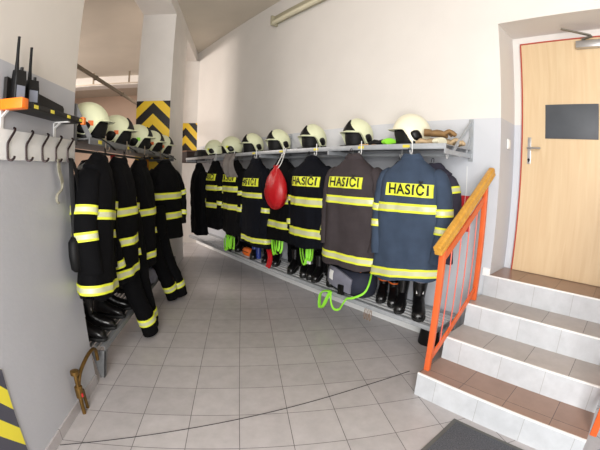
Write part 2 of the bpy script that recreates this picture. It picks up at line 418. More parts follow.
HU = [-1.50, -2.02, -2.60, -3.14, -3.70, -4.27, -4.85]
for u in HU: b = MB(); hook(b, u - U0); b.build('coat_hook', m_wht, t)
for u in (-1.30, -1.74, -2.31, -2.87, -3.42): b = MB(); hook(b, u - U0, .20, SZ - .02, SZ - .10); b.build('coat_hook', m_wht, t)
for u in (-1.56, -2.03, -2.62, -3.2, -3.78): MB().box((u - U0 - .035, -.006, SZ - .03), (u - U0 + .03, -.004, SZ - .008)).build('name_label', m_label, t, smooth=False)

BW_, BZ = 2.385, .305
t = thing('boot_bench', 'long low steel bench with slatted top under the wall rack', 'bench', U(U0, BW_, 0), RW)
LNB = -1.18 - U0; DB = W - BW_ - .014
MB().box((0, -.003, BZ - .04), (LNB, .004, BZ)).box((0, 0, BZ - .006), (LNB, .04, BZ)).build('front_rail', m_steel, t, bevel=.0015)
MB().box((0, DB - .035, BZ - .03), (LNB, DB, BZ)).build('back_rail', m_steel, t, smooth=False)
b = MB()
for k in range(5): y = .075 + k * .06; b.box((0, y, BZ - .016), (LNB, y + .028, BZ - .002))
b.build('slatted_top', mat('bright_zinc', (212, 214, 216), .4, .2), t, smooth=False)
for x in (.03, 1.3, 2.55, 3.75, LNB - .004):
    MB().box((x - .004, 0, BZ - .04), (x + .004, DB, BZ - .017)).bar((x, DB - .01, .13), (x, .20, BZ - .03), .008, .024).box((x - .02, DB - .003, .10), (x + .02, DB, BZ)).build('bracket', m_steel, t, smooth=False)
MB().box((LNB - .004, 0, BZ - .04), (LNB, DB, BZ)).build('end_plate', m_steel, t, smooth=False)

# rack across the opening between the wall end and the pillar
PX, PZ, PY0, PY1 = -1.02, 1.688, 2.20, 4.96
t = thing('helmet_shelf', 'dim grey steel shelf with pale helmets between wall end and striped pillar', 'shelf', (PX, PY0, 0), R(90))
LP = PY1 - PY0
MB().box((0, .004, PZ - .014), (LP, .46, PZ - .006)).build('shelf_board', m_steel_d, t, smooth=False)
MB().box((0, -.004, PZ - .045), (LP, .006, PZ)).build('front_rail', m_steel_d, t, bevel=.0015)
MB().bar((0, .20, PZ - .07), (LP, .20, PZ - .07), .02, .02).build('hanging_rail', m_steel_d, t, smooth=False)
MB().box((-.035, .085, PZ - .05), (-.01, .11, PZ + .215)).bar((-.02, .1, PZ + .2), (.03, .01, PZ - .005), .014, .03).build('bracket', m_steel_d, t, smooth=False)
bracket_mb(MB(), LP - .01, .46, PZ - .04).build('bracket', m_steel_d, t, smooth=False)
for y in (.25, .72, 1.26, 1.92): b = MB(); hook(b, y, -.012, PZ + .03, PZ - .08); b.build('coat_hook', m_pipe, t)
for y in (.14, .75): MB().box((y, -.006, PZ - .034), (y + .06, -.004, PZ - .01)).build('name_label', m_label, t, smooth=False)

t = thing('boot_bench', 'low steel boot bench in the dim opening beside the striped pillar', 'bench', (PX, PY0, 0), R(90))
LZ = .265
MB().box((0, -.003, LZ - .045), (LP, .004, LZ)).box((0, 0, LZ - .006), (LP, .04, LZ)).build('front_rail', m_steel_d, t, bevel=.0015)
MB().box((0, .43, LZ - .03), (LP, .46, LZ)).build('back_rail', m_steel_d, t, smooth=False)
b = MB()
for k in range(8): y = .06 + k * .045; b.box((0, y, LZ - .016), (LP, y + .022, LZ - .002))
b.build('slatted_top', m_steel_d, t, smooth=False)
MB().prism([(0, .002), (0, .10), (.0, .10)], 0, 0.001)
b = MB(); b.rings([[(0, -.002, LZ - .04), (0, .115, LZ - .04), (.008, .115, LZ - .04), (.008, -.002, LZ - .04)], [(0, .04, 0), (0, .075, 0), (.008, .075, 0), (.008, .04, 0)]])
b.rings([[(0, -.002, LZ - .04), (0, .006, LZ - .04), (.05, .006, LZ - .04), (.05, -.002, LZ - .04)], [(0, .04, 0), (0, .046, 0), (.03, .046, 0), (.03, .04, 0)]])
b.build('leg', m_steel_d, t, smooth=False)
MB().box((LP - .04, .0, 0), (LP - .03, .04, LZ - .04)).build('leg', m_steel_d, t, smooth=False)
MB().box((LP - .04, .42, 0), (LP - .03, .46, LZ - .03)).build('leg', m_steel_d, t, smooth=False)
MB().box((0.01, .42, 0), (.02, .46, LZ - .03)).build('leg', m_steel_d, t, smooth=False)

# ------------------------------------------------------------------ lettering, once
def text_mesh(body, size):
    cu = bpy.data.curves.new('lettering', 'FONT'); cu.body = body; cu.size = size; cu.align_x = 'CENTER'; cu.align_y = 'CENTER'; cu.offset = .0026; cu.space_character = 1.10
    o = bpy.data.objects.new('lettering', cu); col.objects.link(o)
    dg = bpy.context.evaluated_depsgraph_get(); me = o.evaluated_get(dg).to_mesh()
    v = [tuple(p.co) for p in me.vertices]; f = [list(p.vertices) for p in me.polygons]
    o.evaluated_get(dg).to_mesh_clear(); bpy.data.objects.remove(o); bpy.data.curves.remove(cu)
    bm = bmesh.new(); vs = [bm.verts.new(p) for p in v]
    for q in f:
        try: bm.faces.new([vs[i] for i in q])
        except ValueError: pass
    bmesh.ops.triangulate(bm, faces=bm.faces)
    for _ in range(3):
        es = [e for e in bm.edges if e.calc_length() > .016]
        if not es: break
        bmesh.ops.subdivide_edges(bm, edges=es, cuts=1); bmesh.ops.triangulate(bm, faces=bm.faces)
    bm.verts.index_update(); v = [tuple(p.co) for p in bm.verts]; f = [[q.index for q in p.verts] for p in bm.faces]; bm.free()
    xs = [p[0] for p in v]; ys = [p[1] for p in v]; cx = (min(xs) + max(xs)) / 2
    return [(x - cx, y) for x, y, _ in v], f
TXT = text_mesh('HASIČI', .102)

# ------------------------------------------------------------------ jackets
def jacket(label, loc, rz, cloth, tilt=0.0, skew=0.0, L=.95, hw=.27, seed=0.0, bands=(.57, .07), patch=True, sbands=(.52, .24), dep=.105, patch_x=0.0, bw=.068, sleeve_out=.0, arms=(1, 1), group=None, pz=.725):
    t = thing('fire_jacket', label, 'jacket', loc, rz, group); t.rotation_euler.y = R(tilt)
    prof = [(0, hw + .03, dep), (.03, hw + .028, dep), (.3, hw, dep), (.55, hw - .01, dep + .01), (.72, hw - .025, dep + .012), (.79, hw - .035, dep), (.845, hw - .06, dep - .012), (.895, .155, dep - .03), (.94, .095, .065), (.97, .062, .05)]
    P = 2.35
    def pf(z):
        tt = max(0, min(z / L, .97))
        for i in range(len(prof) - 1):
            if tt <= prof[i + 1][0]:
                k = (tt - prof[i][0]) / (prof[i + 1][0] - prof[i][0]); return [prof[i][j] + (prof[i + 1][j] - prof[i][j]) * k for j in (1, 2)]
        return prof[-1][1:]
    def Dn(x, z, sd):
        w = max(.15, 1 - max(0, z / L - .75) * 3)
        return w * (noise.noise((x * 8 + seed * 3.1, z * 1.6 + seed, sd * 5)) * .036 + noise.noise((x * 19 + seed + z * 4, z * 5, 9 + sd)) * .015)
    def sk(p):
        p.z += skew * p.x * max(0, 1 - p.z / L) ** 2; return p
    def pt(phi, z, off=0.0):
        a, d = pf(z); a += off; d += off
        c, s = cos(phi), sin(phi)
        x = a * math.copysign(abs(c) ** (2 / P), c); y = d * math.copysign(abs(s) ** (2 / P), s)
        y += Dn(x, z, 1 if s > 0 else 0) * s
        x += noise.noise((seed + 4, z * 4, 1 if c > 0 else 7)) * .012 * c
        return sk(Vector((x, y, z)))
    def back(x, z, off=0.0):
        a, d = pf(z); a += off; d += off
        q = max(0.0, 1 - min(1, abs(x / a)) ** P); s = q ** (1 / P)
        return Vector((x, -(d * s + Dn(x, z, 0) * s ** (P / 2)), z))
    NK, NR = 44, 40
    def hem(phi): return .012 * sin(phi * 2 + seed) + .01 * sin(phi * 5 + seed * 2)
    rs = [[pt(2 * PI * k / NK, L * .97 * i / NR + hem(2 * PI * k / NK) * (1 - i / NR) ** 4) for k in range(NK)] for i in range(NR + 1)]
    body = MB().rings(rs, True, True).build('jacket_body', cloth, t, angle=60)
    def ring_band(z0, w):
        zs = [z0 - w / 2, z0 - w / 2, z0 - w / 4, z0 + w / 4, z0 + w / 2, z0 + w / 2]; of = [-.004, .005, .005, .005, .005, -.004]
        MB().rings([[pt(2 * PI * k / NK, z, q) for k in range(NK)] for z, q in zip(zs, of)], False, False, mis=[0, 0, 1, 0, 0]).build('reflective_band', [m_yel, m_sil], body, angle=60)
    for q in bands: ring_band(q * L, bw)
    b = MB()
    cr = [[(x * cos(2 * PI * k / 20), y * sin(2 * PI * k / 20) + yo, z + .006 * sin(4 * PI * k / 20 + seed)) for k in range(20)] for x, y, z, yo in
          ((.098, .062, .925 * L, 0), (.092, .064, .95 * L, -.004), (.078, .058, .972 * L, -.006), (.058, .044, .992 * L, -.006), (.050, .036, .985 * L, -.004), (.046, .034, .95 * L, 0))]
    b.rings(cr, False, True); b.tube(spline([(-.012, -.05, L), (-.008, -.045, L + .03), (.008, -.045, L + .03), (.012, -.05, L)], 4), .003, 6)
    b.build('collar', cloth, t, angle=60)
    for s in (-1, 1):
        if not arms[0 if s < 0 else 1]: continue
        so = sleeve_out
        path = spline([(s * (hw - .10), .01, .845 * L), (s * (hw - .045), .015, .79 * L), (s * (hw - .015 + so), .02, .62 * L), (s * (hw - .005 + so * 1.4), .015, .45 * L), (s * (hw - .015 + so), -.005, .27 * L), (s * (hw - .03 + so), -.02, .16 * L)], 5)
        n = len(path); rad = [(.060 + .020 * sin(PI * min(1, i / (n * .45)) * .5)) * (1 - .30 * max(0, i / n - .3)) + noise.noise((seed * 2 + s, i * .7, 3)) * .008 for i in range(n)]
        rad[0] = .045
        sl = MB().tube(path, rad, 16, fx=.78, fy=1.1, up=(1, 0, 0)).build('sleeve', cloth, t, angle=60)
        for q in sbands:
            i = min(range(n), key=lambda j: abs(path[j].z - q * L)); p0 = path[i]; d = (path[min(i + 1, n - 1)] - path[i - 1]).normalized()
            hw2 = .028; r0 = max(rad[max(0, i - 2):i + 3]) + .004
            MB().tube([p0 - d * hw2, p0 - d * hw2, p0 - d * hw2 * .5, p0 + d * hw2 * .5, p0 + d * hw2, p0 + d * hw2], [r0 - .012, r0, r0, r0, r0, r0 - .012], 16, fx=.78, fy=1.1, up=(1, 0, 0), mis=[0, 0, 1, 0, 0]).build('reflective_band', [m_yel, m_sil], sl, angle=60)
    if patch:
        pw, ph, zc = .188, .047, pz * L
        pb = MB().slab(lambda a, c, sd: back(patch_x + (a * 2 - 1) * pw, zc + (c * 2 - 1) * ph, .006 if sd == 0 else -.002), 40, 8).build('name_patch', m_yel, body, angle=60)
        v = [back(patch_x + x, zc + y, .0095) for x, y in TXT[0]]
        MB().add(v, TXT[1]).build('lettering', m_ink, pb, smooth=False)
    return t

def cloth(nm, rgb): return mat(nm, rgb, .85, var=.14, scale=9, bump=.25, bscale=240, spec=.12)
c_blue = cloth('steel_blue_cloth', (58, 70, 88)); c_char = cloth('charcoal_cloth', (62, 56, 58)); c_navy = cloth('dark_navy_cloth', (12, 14, 21)); c_blk = cloth('black_cloth', (6, 6, 8)); c_nv2 = cloth('navy_cloth', (26, 31, 48)); c_plum = cloth('grey_plum_cloth', (56, 54, 66))
JW = 2.275
def JR(lbl, u, top, cl, rz=0.0, w=JW, **k):
    L = k.get('L', .95)
    return jacket(lbl, U(u, w, top - L - .03), RW + R(rz), cl, **k)
JR('steel blue fire jacket with yellow lettering, nearest the stairs on the wall rack', -1.462, 1.675, c_blue, rz=4, skew=.15, L=.955, hw=.283, seed=1, bands=(.57, .055), sbands=(.545, .42), pz=.71, patch_x=.035)
JR('charcoal grey fire jacket with lettering, second from the stairs on the wall rack', -2.05, 1.68, c_char, rz=3, L=.985, hw=.30, seed=2, bands=(.59, .085), sbands=(), pz=.74, patch_x=-.015)
JR('black lettered fire jacket above the grey bag, third from the stairs', -2.60, 1.67, c_navy, rz=2, L=.90, hw=.268, seed=3, bands=(.50, .165), pz=.715, bw=.085)
JR('black fire jacket half hidden behind the hanging red bag', -3.16, 1.66, c_blk, w=2.34, L=.92, hw=.255, seed=4, bands=(.5, .20), patch=False, bw=.08)
JR('dark navy lettered fire jacket hanging to the far side of the red bag', -3.62, 1.67, c_navy, rz=-2, L=1.05, hw=.27, seed=5, bands=(.575, .07), sbands=(.40,), pz=.72, bw=.062)
JR('black lettered fire jacket hanging under the grey cloth on the wall rack', -4.16, 1.665, c_blk, rz=-3, L=.98, hw=.255, seed=6, bands=(.60, .36), sbands=(.56, .34), pz=.745, bw=.075)
JR('farthest lettered fire jacket on the wall rack, near the narrow chevron pillar', -4.74, 1.665, c_blk, rz=-5, L=.98, hw=.255, seed=7, bands=(.595, .34), sbands=(.60, .36), pz=.75, bw=.075)
JR('plain black coat at the dark far end of the wall rack', -5.36, 1.65, c_blk, rz=-6, L=1.15, hw=.26, seed=8, bands=(), sbands=(), patch=False)
# second layer, nearer the wall
JR('grey plum fire jacket tucked behind the steel blue jacket by the stairs', -1.43, 1.62, c_plum, rz=-2, w=2.58, L=.80, hw=.185, seed=9, bands=(), sbands=(.72,), patch=False)
JR('navy coat squeezed between the steel blue and charcoal jackets', -1.76, 1.64, c_nv2, w=2.60, L=.98, hw=.22, seed=10, bands=(), sbands=(), patch=False)
c_shin = mat('shiny_black_shell', (24, 25, 30), .32, var=.2, scale=8, bump=.3, bscale=22)
JR('shiny black rain jacket squeezed behind the charcoal and black jackets', -2.36, 1.63, c_shin, w=2.60, L=.95, hw=.23, seed=11, bands=(), sbands=(), patch=False)

def JL(lbl, x, y, top, cl, rz, **k):
    L = k.get('L', .95)
    return jacket(lbl, (x, y, top - L - .03), R(rz), cl, **k)
JL('black fire jacket at the wall end, hanging next to the coat hooks', -.965, 2.12, 1.62, c_blk, 94, tilt=8, L=.90, hw=.185, seed=21, bands=(.56, .06), sbands=(.60, .40), patch=False, bw=.06)
JL('second black fire jacket from the wall end in the dim opening', -.97, 2.62, 1.61, c_blk, 88, L=.92, hw=.215, seed=22, bands=(.56, .32, .07), sbands=(.62, .12), patch=False, bw=.06)
JL('black fire jacket third from the wall end, between two others', -.97, 3.17, 1.61, c_blk, 86, L=.98, hw=.215, seed=23, bands=(.52, .12), sbands=(.60, .3), patch=False, bw=.06)
JL('black fire jacket hanging against the big chevron pillar', -.93, 4.02, 1.63, c_blk, 62, L=.90, hw=.25, seed=24, bands=(.55, .30), sbands=(.60, .30), patch=False, bw=.075, sleeve_out=.05)
JL('added plain black coat as dark backing in the dim rack, nearest the wall end', -1.30, 2.75, 1.60, c_blk, 90, L=1.1, hw=.25, seed=25, bands=(), sbands=(), patch=False)  # three coats added to fill the gaps behind the front row with black
JL('added plain black coat as dark backing in the dim rack, middle of three', -1.30, 3.40, 1.60, c_blk, 90, L=1.1, hw=.25, seed=26, bands=(), sbands=(), patch=False)
JL('added plain black coat as dark backing in the dim rack, nearest the pillar', -1.30, 4.10, 1.60, c_blk, 90, L=1.1, hw=.25, seed=27, bands=(), sbands=(), patch=False)

# ------------------------------------------------------------------ trousers
def trousers(label, loc, rz, L, feet, seed, cl=c_blk, bz=(.16,), group=None):
    """waist at the origin, legs run down to feet offsets"""
    t = thing('fire_trousers', label, 'trousers', loc, rz, group)
    b = MB()
    b.rings([[(.19 * q * cos(2 * PI * k / 28), .085 * q2 * sin(2 * PI * k / 28), z) for k in range(28)] for z, q, q2 in ((0, .86, .85), (-.04, .9, 1), (-.16, 1.02, 1.1), (-.30, 1.08, 1.1), (-.36, .7, .8))])
    legs = []
    for s, (fx, fy) in zip((-1, 1), feet):
        path = spline([(s * .085, 0, -.22), (s * .10, -.01, -.36), (s * .11 + fx * .35, fy * .35, -.36 - (L - .36) * .4), (s * .11 + fx * .8, fy * .8, -.36 - (L - .36) * .75), (s * .11 + fx, fy, -L)], 6)
        n = len(path); rad = [.100 - .018 * i / n + noise.noise((seed, s * 3, i * .6)) * .012 for i in range(n)]
        b.tube(path, rad, 18, fx=1.0, fy=.85, up=(1, 0, 0)); legs.append((path, rad))
    body = b.build('trouser_cloth', cl, t, angle=60)
    for path, rad in legs:
        n = len(path)
        for q in bz:
            i = min(range(n), key=lambda j: abs(path[j].z + L - q)); p0 = path[i]; d = (path[min(i + 1, n - 1)] - path[i - 1]).normalized(); r0 = max(rad[max(0, i - 2):i + 3]) + .004
            h = .032
            MB().tube([p0 - d * h, p0 - d * h, p0 - d * h * .5, p0 + d * h * .5, p0 + d * h, p0 + d * h], [r0 - .012, r0, r0, r0, r0, r0 - .012], 18, fx=1, fy=.85, up=(1, 0, 0), mis=[0, 0, 1, 0, 0]).build('reflective_band', [m_yel, m_sil], t, angle=60)
    return t
trousers('black fire trousers with cuffs near the floor, below the second jacket from the wall end', (-.98, 2.86, 1.12), R(80), 1.07, ((.17, -.10), (.08, -.05)), 31, bz=(.15,))
trousers('black fire trousers with yellow cuff bands beside the big chevron pillar', (-.98, 3.75, 1.10), R(75), 1.05, ((.23, -.11), (.12, -.166)), 32, bz=(.15,))

for i, (u, l) in enumerate(((-2.74, 'black trousers hanging behind the black lettered jacket, third from the stairs'), (-3.28, 'black trousers hanging behind the red bag and its jacket'),
                            (-3.82, 'black trousers hanging behind the dark navy lettered jacket'), (-4.36, 'black trousers hanging behind the jacket with the grey cloth'),
                            (-4.92, 'black trousers hanging behind the farthest lettered jacket'))):
    trousers(l, U(u, 2.69, 1.22), RW + R(3 * i - 6), .86, ((.02, -.01), (-.02, -.02)), 40 + i, bz=())

# ------------------------------------------------------------------ helmets
def helmet(label, loc, rz, shell=None, plate=True, sticker=None, group=None, strap=True, low=0.0):
    t = thing('fire_helmet', label, 'helmet', loc, rz, group); shell = shell or m_cream
    A, Bx, C = .156, .126, .162; ZB = C * R(40) + .004
    def sm(a, b_, x): x = max(0, min(1, (x - a) / (b_ - a))); return x * x * (3 - 2 * x)
    def tmax(phi):
        a = abs((phi + PI) % (2 * PI) - PI) * 180 / PI
        return 84 + 46 * sm(52, 92, a) - 7 * sm(120, 165, a)
    def hp(phi, th, off=0.0):
        k = min(th, 90); st = sin(R(k)); z = C * cos(R(k))
        if th > 90: z = -C * R(th - 90); st = 1 - .10 * ((th - 90) / 40) ** 2
        aa = A * (1.06 if cos(phi) < 0 else 1.0)
        p = Vector((Bx * st * sin(phi), -aa * st * cos(phi), z))
        n = Vector((p.x / Bx ** 2, p.y / aa ** 2, (max(z, 0)) / C ** 2)); n.normalize()
        ridge = .007 * math.exp(-(p.x / .022) ** 2) * (1 if th < 95 else 0)
        return p + n * (off + ridge) + Vector((0, 0, ZB))
    NP, NT = 48, 16
    b = MB()
    out = [[hp(2 * PI * k / NP, max(.5, tmax(2 * PI * k / NP) * i / NT)) for k in range(NP)] for i in range(NT + 1)]
    inn = [[hp(2 * PI * k / NP, max(.5, tmax(2 * PI * k / NP) * i / NT), -.007) for k in range(NP)] for i in range(NT, -1, -1)]
    b.rings(out + inn)
    b.build('shell', shell, t, angle=50)
    b = MB(); b.rings([[hp(2 * PI * k / 24, max(.5, 122 * i / 9), -.016) for k in range(24)] for i in range(10)]); b.build('liner', m_black, t)
    def brim(a, c, sd):
        ph = (a * 2 - 1) * R(82); th = tmax(ph); q = cos(ph * .95) ** .8
        p = hp(ph, th - 2, -.003 + c * (.008 + .034 * q)); p.z += -.006 * c * c - (.004 if sd else 0); return p
    MB().slab(brim, 28, 3).build('brim', shell, t, angle=50)
    if plate:
        def fp(a, c, sd):
            th = 38 + 40 * c; ph = (a * 2 - 1) * R(4 + 34 * c ** 1.3); return hp(ph, th, (.012 if sd == 0 else -.002) - .004 * abs(a * 2 - 1))
        MB().slab(fp, 10, 10).build('front_plate', m_blackp, t, angle=50)
    for s in (-1, 1):
        def pad(a, c, sd):
            an = a * 2 * PI; r = c
            x = 17 * r * cos(an) * (1.0 + .25 * sin(an * 2)); y = 15 * r * sin(an)
            return hp(s * R(96 + x), 100 + y, (.013 * (1 - r ** 4) + .002) if sd == 0 else -.002)
        b = MB(); nn = 16
        rs = [[pad(k / nn, j / 4, 0) for k in range(nn)] for j in (4, 3, 2, 1)]; b.rings(rs, True, True); b.build('ear_pad', m_blackp, t, angle=50)
        def strip(a, c, sd): return hp(s * R(84 + 66 * a), 116 + 9 * c + 1.5 * sin(a * 9), .007 if sd == 0 else -.002)
        MB().slab(strip, 12, 2).build('rear_clamp', m_blackp, t, angle=50)
        if sticker:
            MB().slab(lambda a, c, sd: hp(s * R(70 + 14 * a), 84 + 12 * c, .003 if sd == 0 else -.002), 4, 4).build('sticker', sticker, t)
    if strap:
        MB().tube(spline([(.105, -.02, .035), (.10, -.09, .02), (.06, -.165 - low * .2, .012 - low * .7), (0, -.17 - low * .4, .010 - low), (-.06, -.165 - low * .2, .012 - low * .7), (-.10, -.09, .02), (-.105, -.02, .035)], 5), .011, 6, fx=.4, fy=1.3).build('chin_strap', m_black, t)
    return t
HZ = SZ - .005
def hrot(e_, n_):
    d = (E * e_ + N * n_).normalized(); return math.atan2(d.x, -d.y)
h0 = helmet('pale fire helmet nearest the stairs, above the steel blue jacket', U(-1.655, 2.55, HZ), hrot(-.72, -.7), m_cream_w, plate=False)
h1 = helmet('cream fire helmet with black front plate, above the charcoal jacket', U(-2.24, 2.53, HZ), hrot(-.05, -1), m_cream)
for u, a, l in ((-2.885, -.66, 'cream fire helmet third from the stairs, above the black lettered jacket'),
                (-3.53, -.62, 'cream fire helmet on the shelf right above the red bag'),
                (-4.13, -.62, 'cream fire helmet above the navy lettered jacket, fifth from the stairs')):
    dup(h1, U(u, 2.53, HZ), hrot(.08, -1), l)
h2 = helmet('cream fire helmet with side pads, directly above the hanging grey cloth', U(-4.70, 2.50, HZ), hrot(-.62, -.78), m_cream, plate=False, sticker=m_yel)
dup(h2, U(-5.35, 2.52, HZ), hrot(-.75, -.6), 'farthest cream fire helmet on the wall rack')
h3 = helmet('big cream fire helmet at the wall end, half behind the radio shelf', (-1.155, 2.46, PZ - .005), R(108), m_cream, plate=False, sticker=m_ored, low=.07)
h4 = helmet('cream fire helmet with orange sticker, second from the wall end on the dim shelf', (-1.17, 3.07, PZ - .005), R(98), m_cream, sticker=m_ored, low=.06)
h5 = helmet('cream fire helmet with lime sticker, third from the wall end on the dim shelf', (-1.17, 3.72, PZ - .005), R(98), m_cream, sticker=m_lime, low=.04)
dup(h4, (-1.17, 4.28, PZ - .005), R(96), 'cream fire helmet fourth from the wall end on the dim shelf')
dup(h4, (-1.16, 4.78, PZ - .005), R(98), 'cream fire helmet touching the big chevron pillar')

# ------------------------------------------------------------------ boots
def boot(label, loc, rz, tagm=None, cuff=None, hgt=.28, group=None):
    t = thing('boot', label, 'boot', loc, rz, group)
    ol = [(-.030, -.205), (-.012, -.216), (.014, -.214), (.036, -.196), (.050, -.15), (.050, -.10), (.042, -.03), (.042, .04), (.034, .078), (.012, .09), (-.012, .09), (-.034, .078), (-.042, .04), (-.040, -.03), (-.046, -.10), (-.046, -.16)]
    MB().prism(ol, 0, .026).build('sole', m_sole, t, bevel=.004)
    b = MB(); n = 20
    def ring(y, w, h, z0=.022): return [(w * cos(2 * PI * k / n), y, z0 + h * .5 + h * .5 * math.copysign(abs(sin(2 * PI * k / n)) ** .8, sin(2 * PI * k / n))) for k in range(n)]
    b.rings([ring(-.207, .018, .02), ring(-.195, .035, .044), ring(-.165, .046, .062), ring(-.12, .047, .074), ring(-.08, .045, .092), ring(-.04, .043, .12), (ring(.0, .042, .14)), ring(.05, .04, .13), ring(.08, .028, .10), ring(.088, .015, .08)])
    b.build('foot', m_leather, t, angle=60)
    b = MB()
    prof = [(.07, .044, .066, .015), (.11, .043, .060, .02), (.15, .046, .060, .022), (.20, .051, .066, .025), (hgt - .02, .056, .070, .025), (hgt, .057, .071, .025), (hgt, .050, .064, .025), (hgt - .06, .047, .06, .025)]
    b.rings([[(a * cos(2 * PI * k / n), c + d * sin(2 * PI * k / n), z + (.012 * sin(2 * PI * k / n) if z > .19 else 0)) for k in range(n)] for z, a, d, c in prof], False, True)
    b.build('shaft', m_leather, t, angle=60)
    b = MB(); b.tube([(.058 * cos(a), .025 + .072 * sin(a), hgt - .008 + .012 * sin(a)) for a in [2 * PI * k / 20 for k in range(21)]], .007, 6); b.build('cuff', cuff or m_black, t)
    b = MB(); b.tube(spline([(-.006, .09, hgt - .02), (-.004, .105, hgt + .03), (.004, .105, hgt + .03), (.006, .09, hgt - .02)], 4), .005, 6); b.build('pull_loop', m_black, t)
    if tagm: MB().box((-.026, -.046 - .004, .155), (.026, -.04, .20), 0, Matrix.Rotation(R(-6), 4, 'X')).build('size_label', tagm, t)
    return t
bz = BZ + .001
bt = boot('tall black leather boot on the bench below the steel blue jacket, farther from the railing', U(-1.67, 2.59, bz), RW + R(26))
boot('black leather boot with white label on the bench beside the railing', U(-1.50, 2.60, bz), RW + R(34), tagm=m_wht, cuff=m_grey).scale = (1.22, 1.2, 1.08)
ob = boot('short black boot with orange lining beside the grey bag, bag side of its pair', U(-1.95, 2.67, bz), RW + R(30), cuff=m_ored, hgt=.195)
dup(ob, U(-1.82, 2.66, bz), RW + R(34), 'short black boot with orange lining on the bench, stair side of its pair')
for u, w, a, l in ((-2.62, 2.60, 10, 'black boot standing just past the grey bag, under a lime strap'),
                   (-2.80, 2.60, -6, 'black boot on the bench in the middle of the lime strap bunch'),
                   (-3.03, 2.58, 8, 'black boot below the red bag, stair side of its pair'),
                   (-3.21, 2.58, -4, 'black boot below the red bag, beside the hanging red cloth'),
                   (-3.60, 2.60, 6, 'black boot below the navy lettered jacket, stair side of its pair'),
                   (-3.78, 2.60, -6, 'black boot below the navy lettered jacket, by the blue bottles'),
                   (-4.06, 2.55, 8, 'black boot past the blue bottles, behind the orange pouch'),
                   (-2.92, 2.60, 2, 'black boot on the bench between the lime strap bunch and the red bag'),
                   (-4.55, 2.60, 6, 'black boot in the dark below the far jackets, stair side of its pair'),
                   (-4.73, 2.60, -6, 'black boot in the dark below the far jackets, pillar side of its pair')):
    dup(bt, U(u, w, bz), RW + R(a + 38), l)
lz = LZ + .001
lb = boot('black boot with white label at the wall end of the dim bench, nearer pair mate', (-1.24, 2.32, lz), R(80), tagm=m_wht)
for y, a, l in ((2.48, 96, 'black boot with white label at the wall end of the dim bench, second along'),
                (2.74, 84, 'black boot with white label on the dim bench, third along from the wall end'),
                (2.90, 95, 'black boot with white label on the dim bench, fourth along from the wall end'),
                (3.36, 88, 'black boot with white label on the dim bench, just before the grey backpack'),
                (4.05, 88, 'black boot with white label on the dim bench, just past the grey backpack')):
    dup(lb, (-1.24, y, lz), R(a), l)

# ------------------------------------------------------------------ bags, straps and small kit
t = thing('kit_bag', 'open grey and navy kit bag on the bench under the charcoal jacket', 'bag', U(-2.20, 2.53, BZ), RW + R(2)); t.scale = (.92, 1, 1.22)
b = MB(); nb = 32
def bagring(z, a, d, yo=0.0, sq=2.6): return [(a * math.copysign(abs(cos(2 * PI * k / nb)) ** (2 / sq), cos(2 * PI * k / nb)) + noise.noise((k * .5, z * 9, 3)) * .012, yo + d * math.copysign(abs(sin(2 * PI * k / nb)) ** (2 / sq), sin(2 * PI * k / nb)) + noise.noise((k * .4, z * 9, 8)) * .012, z) for k in range(nb)]
b.rings([bagring(.003, .20, .10), bagring(.03, .25, .14, -.01), bagring(.09, .275, .165, -.03), bagring(.15, .275, .16, -.03), bagring(.20, .26, .145, -.02), bagring(.215, .245, .13, -.02), bagring(.19, .23, .12, -.02), bagring(.14, .21, .11, -.02)], True, True)
b.build('bag_body', m_navy, t, angle=60)
def flap(a, c, sd):
    x = -.275 + .40 * a; w = .5 + .5 * sin(PI * min(1, max(0, a)) ** .8)
    z = .10 + .145 * c * (.55 + .45 * w) - .05 * a; dd = .168 * (max(0.02, 1 - abs(x / .285) ** 2.6)) ** (1 / 2.6)
    return Vector((x, -.035 - dd - (.014 if sd == 0 else -.004) + .05 * max(0, c - .6), z))
fl = MB().slab(flap, 18, 8).build('front_panel', m_grey, t, angle=60)
MB().slab(lambda a, c, sd: flap(.24 + .16 * a, .30 + .5 * c, 0) + Vector((0, -.004 if sd == 0 else .002, 0)), 5, 5).build('white_patch', m_wht, fl)
MB().box((-.02, -.235, .03), (.05, -.195, .11)).build('buckle', m_blackp, t, bevel=.006)
MB().tube(spline([(.26, -.06, .21), (.285, -.12, .14), (.27, -.17, .08), (.17, -.21, .03), (.10, -.215, .012), (.06, -.23, -.04), (.02, -.235, -.09), (-.05, -.24, -.10), (-.10, -.235, -.05), (-.12, -.22, .02)], 6), .008, 6, fx=.5, fy=1.3).build('strap', m_lime, t)
MB().tube(spline([(-.13, -.225, .03), (-.20, -.24, .02), (-.25, -.245, -.02), (-.255, -.25, -.09), (-.24, -.25, -.13), (-.19, -.25, -.10), (-.15, -.235, -.02), (-.12, -.225, .03)], 5), .019, 6, fx=.4, fy=1.2).build('strap_loop', m_lime, t)
o = MB(); o.lathe([(.0, 0), (.06, .005), (.085, .03), (.085, .06), (.05, .085), (.0, .09)], 18); ob2 = o.build('work_glove', m_black)
ob2.location = U(-2.08, 2.50, BZ + .21); ob2.scale = (1.3, .8, .9); tag(ob2, 'black and orange work glove stuffed in the open kit bag', 'glove')
g = MB().slab(lambda a, c, sd: Vector((-.04 + .08 * a, -.078 + .03 * c, .05 + .03 * sin(PI * a) + (.006 if sd == 0 else 0))), 6, 2).build('orange_cuff', m_ored, ob2)

